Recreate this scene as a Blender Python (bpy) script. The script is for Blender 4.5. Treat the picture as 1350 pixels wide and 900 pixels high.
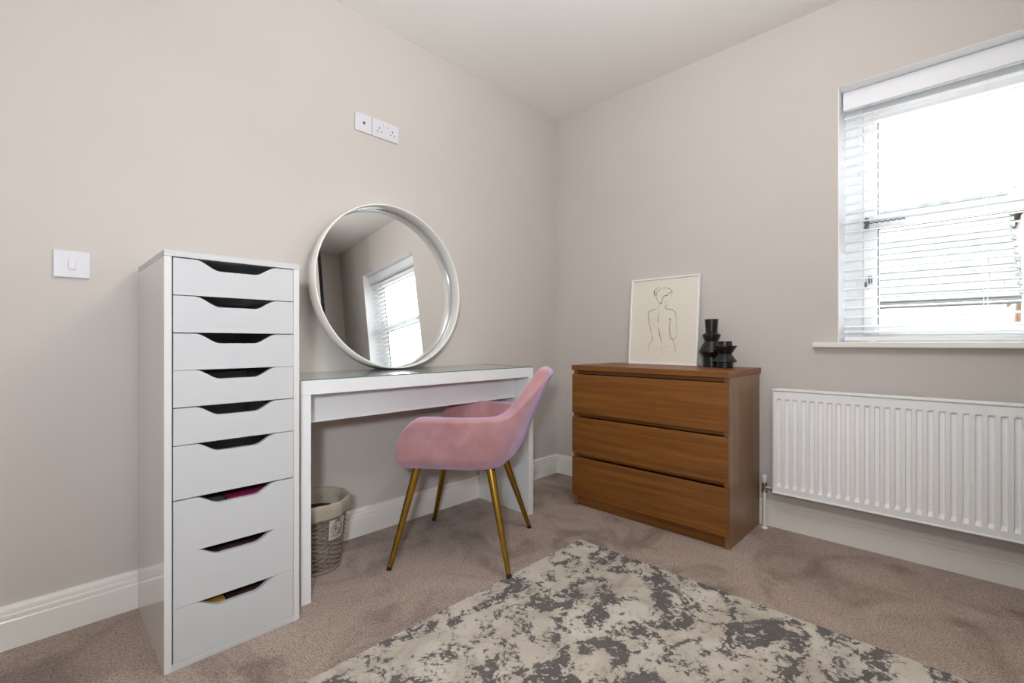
import bpy, bmesh, math, random
from mathutils import Vector, Matrix, Euler
random.seed(7)
sc = bpy.context.scene
for o in list(bpy.data.objects):
    bpy.data.objects.remove(o)
C = sc.collection
PI = math.pi

# ---------------------------------------------------------------- camera
CAM_H = 0.92
cam_d = bpy.data.cameras.new('camera'); cam = bpy.data.objects.new('camera', cam_d); C.objects.link(cam)
cam_d.sensor_width = 36.0; cam_d.lens = 36.0 * 610.0 / 1350.0
cam_d.clip_start = 0.02; cam_d.clip_end = 200
cam.location = (0, 0, CAM_H)
cam.rotation_euler = (PI / 2, 0, math.radians(44.2) - PI / 2)
sc.camera = cam

# ---------------------------------------------------------------- sky and exposure
w = bpy.data.worlds.new('sky'); sc.world = w; w.use_nodes = True
bg = w.node_tree.nodes['Background']
bg.inputs[0].default_value = (0.88, 0.94, 1.0, 1); bg.inputs[1].default_value = 10.5
sc.view_settings.view_transform = 'Standard'
sc.view_settings.look = 'None'
sc.view_settings.exposure = 0.03
sc.view_settings.gamma = 1.0
sc.view_settings.use_curve_mapping = False
cy = sc.cycles
cy.use_denoising = True
cy.max_bounces = 12; cy.diffuse_bounces = 8; cy.glossy_bounces = 6; cy.transmission_bounces = 8; cy.transparent_max_bounces = 12
cy.caustics_reflective = False; cy.caustics_refractive = False
cy.sample_clamp_indirect = 6

# ---------------------------------------------------------------- room lights
def light(name, kind, loc, energy, color, **kw):
    d = bpy.data.lights.new(name, kind); d.energy = energy; d.color = color
    rot = kw.pop('rot', None); target = kw.pop('target', None)
    for k, v in kw.items(): setattr(d, k, v)
    o = bpy.data.objects.new(name, d); C.objects.link(o); o.location = loc
    if target is not None:
        o.rotation_euler = (Vector(target) - Vector(loc)).to_track_quat('-Z', 'Y').to_euler()
    elif rot: o.rotation_euler = rot
    return o
# photographer's flash head standing just left of the camera, partly bounced off the ceiling
light('flash', 'SPOT', (-0.33, -0.18, 1.19), 101, (0.92, 0.98, 1.06), shadow_soft_size=0.09, spot_size=math.radians(150), spot_blend=1.0, target=(1.25, 2.0, 1.75))
light('bounced_flash', 'SPOT', (-0.10, -0.05, 1.40), 94, (0.89, 0.98, 1.08), shadow_soft_size=0.10,
      spot_size=math.radians(95), spot_blend=0.9, target=(0.5, 0.45, 2.48))
# daylight portal in the window opening
pt = light('window_portal', 'AREA', (2.80, -0.055, 1.50), 1, (1, 1, 1), shape='RECTANGLE', size=0.95, size_y=1.20, rot=(0, PI / 2, 0))
pt.data.size = 1.20; pt.data.size_y = 0.95
pt.data.cycles.is_portal = True

# ---------------------------------------------------------------- materials
def S(r, g, b):
    def f(c):
        c /= 255.0
        return c / 12.92 if c <= 0.04045 else ((c + 0.055) / 1.055) ** 2.4
    return (f(r), f(g), f(b), 1)

def newmat(name):
    m = bpy.data.materials.new(name); m.use_nodes = True
    nt = m.node_tree; b = nt.nodes['Principled BSDF']
    return m, nt, b

def N(nt, t, **kw):
    n = nt.nodes.new(t)
    for k, v in kw.items():
        if k in n.inputs: n.inputs[k].default_value = v
        else: setattr(n, k, v)
    return n

def coords(nt, scale=(1, 1, 1), rot=(0, 0, 0)):
    tc = nt.nodes.new('ShaderNodeTexCoord'); mp = nt.nodes.new('ShaderNodeMapping')
    mp.inputs['Scale'].default_value = scale; mp.inputs['Rotation'].default_value = rot
    nt.links.new(tc.outputs['Object'], mp.inputs['Vector'])
    return mp.outputs['Vector']

def bump(nt, b, h, strength=0.2, dist=0.001):
    bp = nt.nodes.new('ShaderNodeBump'); bp.inputs['Strength'].default_value = strength; bp.inputs['Distance'].default_value = dist
    nt.links.new(h, bp.inputs['Height']); nt.links.new(bp.outputs['Normal'], b.inputs['Normal'])

def ramp(nt, fac, stops, interp='LINEAR'):
    r = nt.nodes.new('ShaderNodeValToRGB'); r.color_ramp.interpolation = interp
    e = r.color_ramp.elements
    e[0].position, e[0].color = stops[0]; e[1].position, e[1].color = stops[-1]
    for p, c in stops[1:-1]:
        x = e.new(p); x.color = c
    nt.links.new(fac, r.inputs[0])
    return r.outputs['Color']

def mixc(nt, fac, a, b_, blend='MIX'):
    m = nt.nodes.new('ShaderNodeMix'); m.data_type = 'RGBA'; m.blend_type = blend
    for s, v in ((0, fac), (6, a), (7, b_)):
        if hasattr(v, 'is_output'): nt.links.new(v, m.inputs[s])
        else: m.inputs[s].default_value = v
    return m.outputs[2]

def simple(name, col, rough=0.5, metal=0.0, noise=0.03, nscale=8, bstr=0.0, bscale=200, spec=0.5, coat=0.0, sheen=0.0):
    m, nt, b = newmat(name)
    v = coords(nt)
    n = N(nt, 'ShaderNodeTexNoise', Scale=nscale, Detail=3.0); nt.links.new(v, n.inputs['Vector'])
    lo = tuple(c * (1 - noise) for c in col[:3]) + (1,); hi = tuple(min(1, c * (1 + noise)) for c in col[:3]) + (1,)
    nt.links.new(ramp(nt, n.outputs['Fac'], [(0.3, lo), (0.7, hi)]), b.inputs['Base Color'])
    b.inputs['Roughness'].default_value = rough; b.inputs['Metallic'].default_value = metal
    b.inputs['Specular IOR Level'].default_value = spec; b.inputs['Coat Weight'].default_value = coat
    if bstr:
        n2 = N(nt, 'ShaderNodeTexNoise', Scale=bscale, Detail=2.0); nt.links.new(v, n2.inputs['Vector'])
        bump(nt, b, n2.outputs['Fac'], bstr)
    return m

M = {}
M['wall'] = simple('wall_paint', S(201, 194, 187), 0.9, noise=0.012, nscale=3, bstr=0.25, bscale=260, spec=0.2)
M['ceiling'] = simple('ceiling_paint', S(236, 233, 228), 0.95, noise=0.01, nscale=2, bstr=0.15, bscale=220, spec=0.1)
M['trim'] = simple('trim_gloss', S(234, 231, 224), 0.24, noise=0.01)
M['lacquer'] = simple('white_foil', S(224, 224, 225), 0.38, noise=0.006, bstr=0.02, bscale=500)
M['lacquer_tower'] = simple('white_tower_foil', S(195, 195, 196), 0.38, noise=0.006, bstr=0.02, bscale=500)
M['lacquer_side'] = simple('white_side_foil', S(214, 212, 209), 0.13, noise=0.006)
M['upvc'] = simple('white_upvc', S(240, 241, 243), 0.25, noise=0.005)
M['plastic'] = simple('white_plastic', S(214, 212, 216), 0.3, noise=0.005)
M['dark'] = simple('dark_void', S(22, 21, 22), 0.6)
M['hole'] = simple('socket_hole', S(40, 36, 34), 0.6)
M['rad'] = simple('radiator_enamel', S(242, 242, 241), 0.35, noise=0.005)
M['chrome'] = simple('chrome', S(215, 215, 218), 0.14, metal=1.0, noise=0.01)
M['grey_metal'] = simple('grey_metal', S(110, 112, 116), 0.35, metal=0.7)
M['brass'] = simple('brushed_brass', S(176, 138, 58), 0.27, metal=1.0, noise=0.08, nscale=30)
M['rubber'] = simple('black_rubber', S(20, 18, 18), 0.6)
M['vase'] = simple('black_ceramic', S(22, 23, 24), 0.3, noise=0.1, nscale=20)
M['paper'] = simple('cream_paper', S(226, 219, 206), 0.85, noise=0.01)
M['ink'] = simple('ink', S(38, 36, 38), 0.9)
M['frame'] = simple('frame_white', S(240, 238, 242), 0.35, noise=0.005)
M['slat'] = simple('blind_slat', S(250, 250, 250), 0.35, noise=0.004)
M['valance'] = simple('blind_valance', S(236, 236, 238), 0.3, noise=0.004)
M['cord'] = simple('blind_cord', S(235, 235, 235), 0.8, noise=0.01)
M['mirror_frame'] = simple('mirror_frame_white', S(242, 239, 232), 0.2, noise=0.01)
M['liner'] = simple('cotton_liner', S(168, 158, 142), 0.95, noise=0.1, nscale=14, bstr=0.5, bscale=60)
M['wicker'] = simple('grey_wicker', S(130, 116, 107), 0.75, noise=0.25, nscale=60)
M['tag'] = simple('tag_card', S(190, 180, 168), 0.9)
M['tag_ink'] = simple('tag_ink', S(84, 74, 70), 0.9)
M['magenta'] = simple('magenta_cloth', S(150, 18, 84), 0.8)
M['brown'] = simple('brown_leather', S(60, 36, 28), 0.6)
M['ochre'] = simple('ochre_card', S(196, 150, 60), 0.7)
M['silver_pack'] = simple('silver_packet', S(170, 175, 180), 0.35, metal=0.6)
M['wardrobe'] = simple('black_gloss', S(16, 16, 18), 0.25)
M['ground'] = simple('outside_paving', S(130, 128, 124), 0.9, noise=0.1)
M['slate'] = simple('roof_slate', S(90, 90, 89), 0.8, noise=0.22, nscale=6)
M['lead'] = simple('gutter_grey', S(42, 41, 42), 0.6)
M['screed'] = simple('lintel_grey', S(150, 146, 142), 0.8)

def brick_mat():
    m, nt, b = newmat('outside_brick')
    v = coords(nt, (1, 1, 1), (PI / 2, 0, PI / 2))
    t = N(nt, 'ShaderNodeTexBrick', Scale=1.0); t.inputs['Brick Width'].default_value = 0.225; t.inputs['Row Height'].default_value = 0.075
    t.inputs['Mortar Size'].default_value = 0.006
    t.inputs['Color1'].default_value = S(228, 200, 180); t.inputs['Color2'].default_value = S(220, 186, 162); t.inputs['Mortar'].default_value = S(200, 190, 175)
    nt.links.new(v, t.inputs['Vector']); nt.links.new(t.outputs['Color'], b.inputs['Base Color']); b.inputs['Roughness'].default_value = 0.9
    return m
M['brick'] = brick_mat()

def oak(name, base, dark, light_, axis):
    m, nt, b = newmat(name)
    sc_ = {'y': (26, 0.9, 26), 'x': (0.9, 26, 26), 'z': (26, 26, 0.9)}[axis]
    v = coords(nt, sc_)
    n = N(nt, 'ShaderNodeTexNoise', Scale=1.6, Detail=6.0, Roughness=0.62, Distortion=0.35); nt.links.new(v, n.inputs['Vector'])
    c1 = ramp(nt, n.outputs['Fac'], [(0.25, dark), (0.5, base), (0.78, light_)])
    v2 = coords(nt, tuple(s * 6 for s in sc_))
    n2 = N(nt, 'ShaderNodeTexNoise', Scale=2.0, Detail=2.0); nt.links.new(v2, n2.inputs['Vector'])
    c2 = ramp(nt, n2.outputs['Fac'], [(0.35, (0.72, 0.72, 0.72, 1)), (0.6, (1, 1, 1, 1))])
    nt.links.new(mixc(nt, 0.5, c1, c2, 'MULTIPLY'), b.inputs['Base Color'])
    b.inputs['Roughness'].default_value = 0.42
    bump(nt, b, n2.outputs['Fac'], 0.12, 0.0005)
    return m
M['oak'] = oak('oak_veneer', S(126, 77, 27), S(100, 57, 17), S(150, 98, 42), 'y')
M['oak_side'] = oak('oak_veneer_side', S(136, 100, 66), S(116, 82, 50), S(152, 114, 78), 'z')
M['oak_side'].node_tree.nodes['Principled BSDF'].inputs['Roughness'].default_value = 0.3

def velvet():
    m, nt, b = newmat('pink_velvet')
    v = coords(nt)
    n = N(nt, 'ShaderNodeTexNoise', Scale=9.0, Detail=5.0, Roughness=0.6, Distortion=0.6); nt.links.new(v, n.inputs['Vector'])
    nt.links.new(ramp(nt, n.outputs['Fac'], [(0.3, S(164, 117, 116)), (0.55, S(178, 132, 131)), (0.75, S(187, 142, 143))]), b.inputs['Base Color'])
    b.inputs['Roughness'].default_value = 0.85; b.inputs['Specular IOR Level'].default_value = 0.2
    b.inputs['Sheen Weight'].default_value = 0.8; b.inputs['Sheen Roughness'].default_value = 0.55
    b.inputs['Sheen Tint'].default_value = S(206, 198, 244)
    n2 = N(nt, 'ShaderNodeTexNoise', Scale=420.0, Detail=2.0); nt.links.new(v, n2.inputs['Vector'])
    bump(nt, b, n2.outputs['Fac'], 0.25, 0.0008)
    return m
M['velvet'] = velvet()

def carpet():
    m, nt, b = newmat('carpet_pile')
    v = coords(nt)
    big = N(nt, 'ShaderNodeTexNoise', Scale=3.2, Detail=5.0, Roughness=0.6, Distortion=1.2); nt.links.new(v, big.inputs['Vector'])
    base = ramp(nt, big.outputs['Fac'], [(0.34, S(146, 125, 112)), (0.5, S(187, 165, 150)), (0.68, S(199, 177, 162))])
    fine = N(nt, 'ShaderNodeTexNoise', Scale=190.0, Detail=3.0, Roughness=0.8); nt.links.new(v, fine.inputs['Vector'])
    sp = ramp(nt, fine.outputs['Fac'], [(0.40, (0.34, 0.33, 0.32, 1)), (0.5, (0.88, 0.88, 0.88, 1)), (0.58, (1.0, 1.0, 1.0, 1))])
    mid = N(nt, 'ShaderNodeTexNoise', Scale=60.0, Detail=3.0, Roughness=0.7); nt.links.new(v, mid.inputs['Vector'])
    sp2 = ramp(nt, mid.outputs['Fac'], [(0.35, (0.84, 0.84, 0.84, 1)), (0.6, (1, 1, 1, 1))])
    c = mixc(nt, 1.0, base, sp, 'MULTIPLY'); c = mixc(nt, 1.0, c, sp2, 'MULTIPLY')
    nt.links.new(c, b.inputs['Base Color']); b.inputs['Roughness'].default_value = 1.0; b.inputs['Specular IOR Level'].default_value = 0.05
    b.inputs['Sheen Weight'].default_value = 0.25
    bump(nt, b, fine.outputs['Fac'], 0.9, 0.004)
    return m
M['carpet'] = carpet()

def rugmat():
    m, nt, b = newmat('rug_pile')
    v = coords(nt)
    base = N(nt, 'ShaderNodeTexNoise', Scale=4.5, Detail=5.0, Roughness=0.6, Distortion=0.8); nt.links.new(v, base.inputs['Vector'])
    cb = ramp(nt, base.outputs['Fac'], [(0.3, S(170, 159, 148)), (0.48, S(196, 186, 173)), (0.7, S(216, 209, 198))])
    # dark blotches: large patches broken into curdled edges
    big = N(nt, 'ShaderNodeTexNoise', Scale=4.6, Detail=4.0, Roughness=0.6, Distortion=1.6); nt.links.new(coords(nt, (1.0, 1.5, 1), (0, 0, 0.5)), big.inputs['Vector'])
    med = N(nt, 'ShaderNodeTexNoise', Scale=17.0, Detail=7.0, Roughness=0.74, Distortion=0.7); nt.links.new(v, med.inputs['Vector'])
    wob = N(nt, 'ShaderNodeTexNoise', Scale=38.0, Detail=3.0); nt.links.new(v, wob.inputs['Vector'])
    vadd = nt.nodes.new('ShaderNodeVectorMath'); vadd.operation = 'MULTIPLY_ADD'; nt.links.new(wob.outputs['Color'], vadd.inputs[0]); vadd.inputs[1].default_value = (.03, .03, .03); nt.links.new(v, vadd.inputs[2])
    vor = N(nt, 'ShaderNodeTexVoronoi', Scale=80.0); vor.feature = 'F1'; nt.links.new(vadd.outputs[0], vor.inputs['Vector'])
    a = nt.nodes.new('ShaderNodeMath'); a.operation = 'MULTIPLY_ADD'; nt.links.new(med.outputs['Fac'], a.inputs[0]); a.inputs[1].default_value = 0.95
    nt.links.new(big.outputs['Fac'], a.inputs[2])
    a2 = nt.nodes.new('ShaderNodeMath'); a2.operation = 'MULTIPLY_ADD'; nt.links.new(vor.outputs['Distance'], a2.inputs[0]); a2.inputs[1].default_value = 0.20
    nt.links.new(a.outputs[0], a2.inputs[2])
    a3 = nt.nodes.new('ShaderNodeMath'); a3.operation = 'MULTIPLY'; a3.inputs[1].default_value = 0.5; nt.links.new(a2.outputs[0], a3.inputs[0]); a2 = a3
    mask = ramp(nt, a2.outputs[0], [(0.556, (0, 0, 0, 1)), (0.568, (1, 1, 1, 1))])
    greys = ramp(nt, med.outputs['Fac'], [(0.3, S(92, 89, 88)), (0.7, S(116, 112, 108))])
    c = mixc(nt, mask, cb, greys)
    soft = ramp(nt, a2.outputs[0], [(0.51, (0, 0, 0, 1)), (0.56, (0.6, 0.6, 0.6, 1))])
    c = mixc(nt, mask, mixc(nt, soft, cb, S(158, 148, 138)), greys)
    fine = N(nt, 'ShaderNodeTexNoise', Scale=300.0, Detail=2.0, Roughness=0.7); nt.links.new(v, fine.inputs['Vector'])
    sp = ramp(nt, fine.outputs['Fac'], [(0.36, (0.78, 0.78, 0.78, 1)), (0.6, (1, 1, 1, 1))])
    nt.links.new(mixc(nt, 1.0, c, sp, 'MULTIPLY'), b.inputs['Base Color'])
    b.inputs['Roughness'].default_value = 1.0; b.inputs['Specular IOR Level'].default_value = 0.05
    bump(nt, b, fine.outputs['Fac'], 0.6, 0.002)
    return m
M['rug'] = rugmat()

def glassmat(name, tint, refl=0.08, rough=0.0):
    m = bpy.data.materials.new(name); m.use_nodes = True; nt = m.node_tree
    nt.nodes.remove(nt.nodes['Principled BSDF']); out = nt.nodes['Material Output']
    t = nt.nodes.new('ShaderNodeBsdfTransparent'); t.inputs[0].default_value = tint
    g = nt.nodes.new('ShaderNodeBsdfGlossy'); g.inputs['Roughness'].default_value = rough
    fr = nt.nodes.new('ShaderNodeFresnel'); fr.inputs[0].default_value = 1.5
    ge = nt.nodes.new('ShaderNodeNewGeometry'); inv = nt.nodes.new('ShaderNodeMath'); inv.operation = 'SUBTRACT'; inv.inputs[0].default_value = 1.0
    nt.links.new(ge.outputs['Backfacing'], inv.inputs[1])
    mu = nt.nodes.new('ShaderNodeMath'); mu.operation = 'MULTIPLY'; nt.links.new(fr.outputs[0], mu.inputs[0]); nt.links.new(inv.outputs[0], mu.inputs[1])
    mx = nt.nodes.new('ShaderNodeMixShader')
    nt.links.new(mu.outputs[0], mx.inputs[0]); nt.links.new(t.outputs[0], mx.inputs[1]); nt.links.new(g.outputs[0], mx.inputs[2])
    nt.links.new(mx.outputs[0], out.inputs[0])
    return m
M['glass'] = glassmat('window_glass', (0.97, 0.98, 0.97, 1))
M['desk_glass'] = glassmat('desk_glass', (0.972, 0.985, 0.978, 1), rough=0.02)
M['desk_glass_edge'] = simple('desk_glass_edge', S(96, 128, 118), 0.2)
def mirmat():
    m, nt, b = newmat('mirror_silver')
    b.inputs['Metallic'].default_value = 1; b.inputs['Roughness'].default_value = 0.0
    b.inputs['Base Color'].default_value = (0.9, 0.915, 0.905, 1)
    return m
M['mirror'] = mirmat()

# ---------------------------------------------------------------- builders
def bm_new(): return bmesh.new()

def add_box(bm, x0, x1, y0, y1, z0, z1, bev=0.0, seg=1):
    r = bmesh.ops.create_cube(bm, size=1.0)
    vs = r['verts']
    for v in vs:
        v.co = Vector((x0 + (v.co.x + .5) * (x1 - x0), y0 + (v.co.y + .5) * (y1 - y0), z0 + (v.co.z + .5) * (z1 - z0)))
    if bev:
        es = list({e for v in vs for e in v.link_edges})
        bmesh.ops.bevel(bm, geom=es, offset=bev, segments=seg, profile=0.7, affect='EDGES')
    return bm

def box(x0, x1, y0, y1, z0, z1, bev=0.0, seg=1):
    return add_box(bm_new(), x0, x1, y0, y1, z0, z1, bev, seg)

def add_prism(bm, pts, z0, z1, tf=None):
    """pts 2D polygon, extruded; tf maps (a,b,c)->xyz"""
    tf = tf or (lambda a, b, c: (a, b, c))
    lo = [bm.verts.new(tf(a, b, z0)) for a, b in pts]; hi = [bm.verts.new(tf(a, b, z1)) for a, b in pts]
    n = len(pts)
    bm.faces.new(lo[::-1]); bm.faces.new(hi)
    for i in range(n):
        j = (i + 1) % n
        bm.faces.new((lo[i], lo[j], hi[j], hi[i]))
    return bm

def add_tube(bm, p0, p1, r0, r1=None, n=16, caps=True):
    r1 = r0 if r1 is None else r1
    p0, p1 = Vector(p0), Vector(p1); d = (p1 - p0).normalized()
    a = d.orthogonal().normalized(); b = d.cross(a)
    A = [bm.verts.new(p0 + r0 * (math.cos(2 * PI * i / n) * a + math.sin(2 * PI * i / n) * b)) for i in range(n)]
    B = [bm.verts.new(p1 + r1 * (math.cos(2 * PI * i / n) * a + math.sin(2 * PI * i / n) * b)) for i in range(n)]
    for i in range(n):
        j = (i + 1) % n; bm.faces.new((A[i], A[j], B[j], B[i]))
    if caps: bm.faces.new(A[::-1]); bm.faces.new(B)
    return bm

def add_path_tube(bm, pts, r, n=8, closed=False):
    pts = [Vector(p) for p in pts]; rings = []
    m = len(pts)
    prev = None
    for i, p in enumerate(pts):
        if closed: d = (pts[(i + 1) % m] - pts[i - 1]).normalized()
        else: d = (pts[min(i + 1, m - 1)] - pts[max(i - 1, 0)]).normalized()
        if prev is None: a = d.orthogonal().normalized()
        else: a = (prev - prev.dot(d) * d).normalized()
        prev = a; b = d.cross(a)
        rr = r[i] if isinstance(r, (list, tuple)) else r
        rings.append([bm.verts.new(p + rr * (math.cos(2 * PI * k / n) * a + math.sin(2 * PI * k / n) * b)) for k in range(n)])
    for i in range(m if closed else m - 1):
        A, B = rings[i], rings[(i + 1) % m]
        for k in range(n):
            l = (k + 1) % n; bm.faces.new((A[k], A[l], B[l], B[k]))
    if not closed: bm.faces.new(rings[0][::-1]); bm.faces.new(rings[-1])
    return bm

def add_lathe(bm, prof, n=48, c=(0, 0, 0), axis='z'):
    """prof list of (r, h); closed at r==0 ends"""
    rings = []
    def P(r, h, t):
        if axis == 'z': return (c[0] + r * math.cos(t), c[1] + r * math.sin(t), c[2] + h)
        return (c[0] + r * math.cos(t), c[1] - h, c[2] + r * math.sin(t))     # axis 'y': h towards -y
    for r, h in prof:
        if r < 1e-6: rings.append([bm.verts.new(P(0, h, 0))])
        else: rings.append([bm.verts.new(P(r, h, 2 * PI * i / n)) for i in range(n)])
    for A, B in zip(rings, rings[1:]):
        for i in range(n):
            j = (i + 1) % n
            if len(A) == 1 and len(B) == 1: continue
            if len(A) == 1: bm.faces.new((A[0], B[i], B[j]))
            elif len(B) == 1: bm.faces.new((A[i], A[j], B[0]))
            else: bm.faces.new((A[i], A[j], B[j], B[i]))
    return bm

def chain_loc(p):
    v = Vector((0, 0, 0))
    while p is not None:
        v += p.location; p = p.parent
    return v

def obj(name, bm, mat, parent=None, smooth=False, auto=None, world=True, bev=0.0):
    """bm in world coordinates unless world=False (then in the parent's own space)"""
    if parent is not None and world:
        bmesh.ops.translate(bm, vec=-chain_loc(parent), verts=bm.verts[:])
    bmesh.ops.recalc_face_normals(bm, faces=bm.faces[:])
    me = bpy.data.meshes.new(name); bm.to_mesh(me); bm.free()
    me.materials.append(M[mat] if isinstance(mat, str) else mat)
    if smooth:
        for p in me.polygons: p.use_smooth = True
        if auto is not None: me.set_sharp_from_angle(angle=math.radians(auto))
    o = bpy.data.objects.new(name, me); C.objects.link(o)
    if parent is not None: o.parent = parent
    if bev:
        b = o.modifiers.new('bevel', 'BEVEL'); b.width = bev; b.segments = 2; b.limit_method = 'ANGLE'; b.angle_limit = math.radians(40)
    return o

def tag(o, label, cat, group=None):
    o['label'] = label; o['category'] = cat
    if group: o['group'] = group
    return o

def thing(name, label, cat, loc=(0, 0, 0), rot=(0, 0, 0), group=None):
    o = bpy.data.objects.new(name, None); C.objects.link(o); o.empty_display_size = 0.1
    o.location = loc; o.rotation_euler = rot
    return tag(o, label, cat, group)

def struct(name, bm, mat, parent=None, **kw):
    o = obj(name, bm, mat, parent, **kw)
    if parent is None: o['kind'] = 'structure'
    return o

# ================================================================ ROOM
XW, YB, XL, YF, H = 2.568, 2.058, -1.30, -1.00, 2.48
WY0, WY1, WZ0, WZ1 = -0.52, 0.408, 0.905, 2.087        # window opening
struct('floor', box(XL - .1, XW + .3, YF - .1, YB + .1, -0.12, 0), 'carpet')
struct('ceiling', box(XL - .1, XW + .3, YF - .1, YB + .1, H, H + .12), 'ceiling')
struct('wall_back', box(XL - .1, XW + .3, YB, YB + .1, 0, H), 'wall')
bm = bm_new()
add_box(bm, XW, XW + .30, YF - .1, WY0, 0, H); add_box(bm, XW, XW + .30, WY1, YB, 0, H)
add_box(bm, XW, XW + .30, WY0, WY1, 0, WZ0 - .012); add_box(bm, XW, XW + .30, WY0, WY1, WZ1, H)
struct('wall_right', bm, 'wall')
struct('wall_front', box(XL - .1, XW, YF - .1, YF, 0, H), 'wall')
bm = bm_new()
add_box(bm, XL - .1, XL, YF, 0.35, 0, H); add_box(bm, XL - .1, XL, 1.15, YB, 0, H); add_box(bm, XL - .1, XL, 0.35, 1.15, 2.03, H)
struct('wall_left', bm, 'wall')
struct('wall_partition', box(XL, 1.97, -0.36, -0.30, 0, H), 'wall')

def baseboard_profile():
    # (out from wall, height)
    return [(0, 0), (.018, 0), (.018, .083), (.0165, .0865), (.0115, .0875), (.0115, .0905), (.0165, .0925), (.0165, .101), (.0145, .1045), (.0085, .1055),
            (.0085, .1085), (.0125, .1105), (.012, .118), (.007, .126), (0, .128)]
def baseboard(name, a, b, fixed, axis, sign):
    bm = bm_new(); pr = baseboard_profile()
    if axis == 'x': tf = lambda u, v, c: (c, fixed + sign * u, v)
    else: tf = lambda u, v, c: (fixed + sign * u, c, v)
    add_prism(bm, pr, a, b, tf)
    return struct(name, bm, 'trim')
baseboard('baseboard_back', XL, XW, YB, 'x', -1)
baseboard('baseboard_right', YF, YB - .018, XW, 'y', -1)
baseboard('baseboard_front', XL, XW - .018, YF, 'x', 1)

# door in the wall behind the camera
d1 = struct('door_1', box(XL - .07, XL - .03, 0.39, 1.11, 0.01, 2.0), 'trim')
bm = bm_new()
for z0, z1 in ((.25, .95), (1.1, 1.85)):
    for y0, y1 in ((.50, .72), (.79, 1.01)):
        add_box(bm, XL - .031, XL - .022, y0, y1, z0, z1, .006)
obj('panel', bm, 'trim', d1)
bm = bm_new(); add_tube(bm, (XL - .03, .45, 1.0), (XL + .03, .45, 1.0), .009); add_tube(bm, (XL + .03, .45, 1.0), (XL + .03, .56, 1.0), .009)
obj('door_handle', bm, 'chrome', d1, smooth=True, auto=40)
bm = bm_new()
add_box(bm, XL - .1, XL + .015, .33, .388, 0, 2.06); add_box(bm, XL - .1, XL + .015, 1.112, 1.17, 0, 2.06); add_box(bm, XL - .1, XL + .015, .388, 1.112, 2.004, 2.06)
struct('trim_1', bm, 'trim')

# ---------------------------------------------------------------- window
XF = 2.74
bm = bm_new()
add_box(bm, XF, XF + .07, WY1 - .072, WY1, WZ0 + .012, WZ1, .003); add_box(bm, XF, XF + .07, WY0, WY0 + .072, WZ0 + .012, WZ1, .003)
add_box(bm, XF, XF + .07, WY0 + .072, WY1 - .072, WZ1 - .095, WZ1, .003)
add_box(bm, XF, XF + .07, WY0 + .072, WY1 - .072, WZ0 + .012, WZ0 + .045, .003)
add_box(bm, XF, XF + .07, WY0 + .072, WY1 - .072, 1.465, 1.485, .003)
win = struct('window_1', bm, 'upvc')
for z0, z1 in ((1.485, WZ1 - .095), (WZ0 + .045, 1.465)):
    bm = bm_new(); a, b = WY0 + .073, WY1 - .073; g = .055; gt = .052 if z0 > 1.3 else .022; gb = .024 if z0 > 1.3 else .048
    xs = XF - .012
    add_box(bm, xs, XF + .05, a, a + g, z0, z1, .004); add_box(bm, xs, XF + .05, b - g, b, z0, z1, .004)
    add_box(bm, xs, XF + .05, a + g, b - g, z1 - gt, z1, .004); add_box(bm, xs, XF + .05, a + g, b - g, z0, z0 + gb, .004)
    s = obj('sash', bm, 'upvc', win)
    bm = bm_new(); q = .003
    add_box(bm, xs + .002, xs + .012, a + g, a + g + q, z0 + gb, z1 - gt); add_box(bm, xs + .002, xs + .012, b - g - q, b - g, z0 + gb, z1 - gt)
    add_box(bm, xs + .002, xs + .012, a + g, b - g, z1 - gt - q, z1 - gt)
    obj('gasket', bm, 'rubber', s)
    obj('pane', box(XF + .015, XF + .019, a + g, b - g, z0 + gb, z1 - gt), 'glass', s)
bm = bm_new()
add_box(bm, XF - .03, XF - .012, .312, .328, 1.44, 1.50, .004); add_tube(bm, (XF - .03, .32, 1.475), (XF - .042, .32, 1.475), .009)
add_box(bm, XF - .045, XF - .03, .312, .328, 1.438, 1.462, .003)
obj('window_lock', bm, 'grey_metal', win)
bm = bm_new()
pts = [(XF - .038 + .003 * math.sin(i * 1.9), .312 - i * .0062, 1.470 + .003 * math.cos(i * 1.9)) for i in range(22)]
add_path_tube(bm, pts, .0032, 6)
obj('restrictor_cable', bm, 'grey_metal', win, smooth=True)
bm = bm_new()
add_box(bm, XF - .03, XF - .012, .30, .314, 1.19, 1.225, .003); add_box(bm, XF - .034, XF - .026, .318, .328, 1.172, 1.20, .003)
obj('catch', bm, 'grey_metal', win)
sill = obj('window_sill', box(XW + .0005, XF - .001, WY0, WY1, WZ0 - .012, WZ0 + .012, .005, 2), 'trim', win)
obj('window_sill_nose', box(XW - .032, XW - .0005, WY0 - .095, WY1 + .095, WZ0 - .012, WZ0 + .012, .006, 2), 'trim', sill)

bm = bm_new(); add_box(bm, XW + .002, XF, WY1 - .0025, WY1, WZ0 + .012, WZ1); add_box(bm, XW + .002, XF, WY0, WY0 + .0025, WZ0 + .012, WZ1)
add_box(bm, XW + .002, XF, WY0 + .0025, WY1 - .0025, WZ1 - .0025, WZ1)
struct('trim_2', bm, 'upvc')

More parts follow.
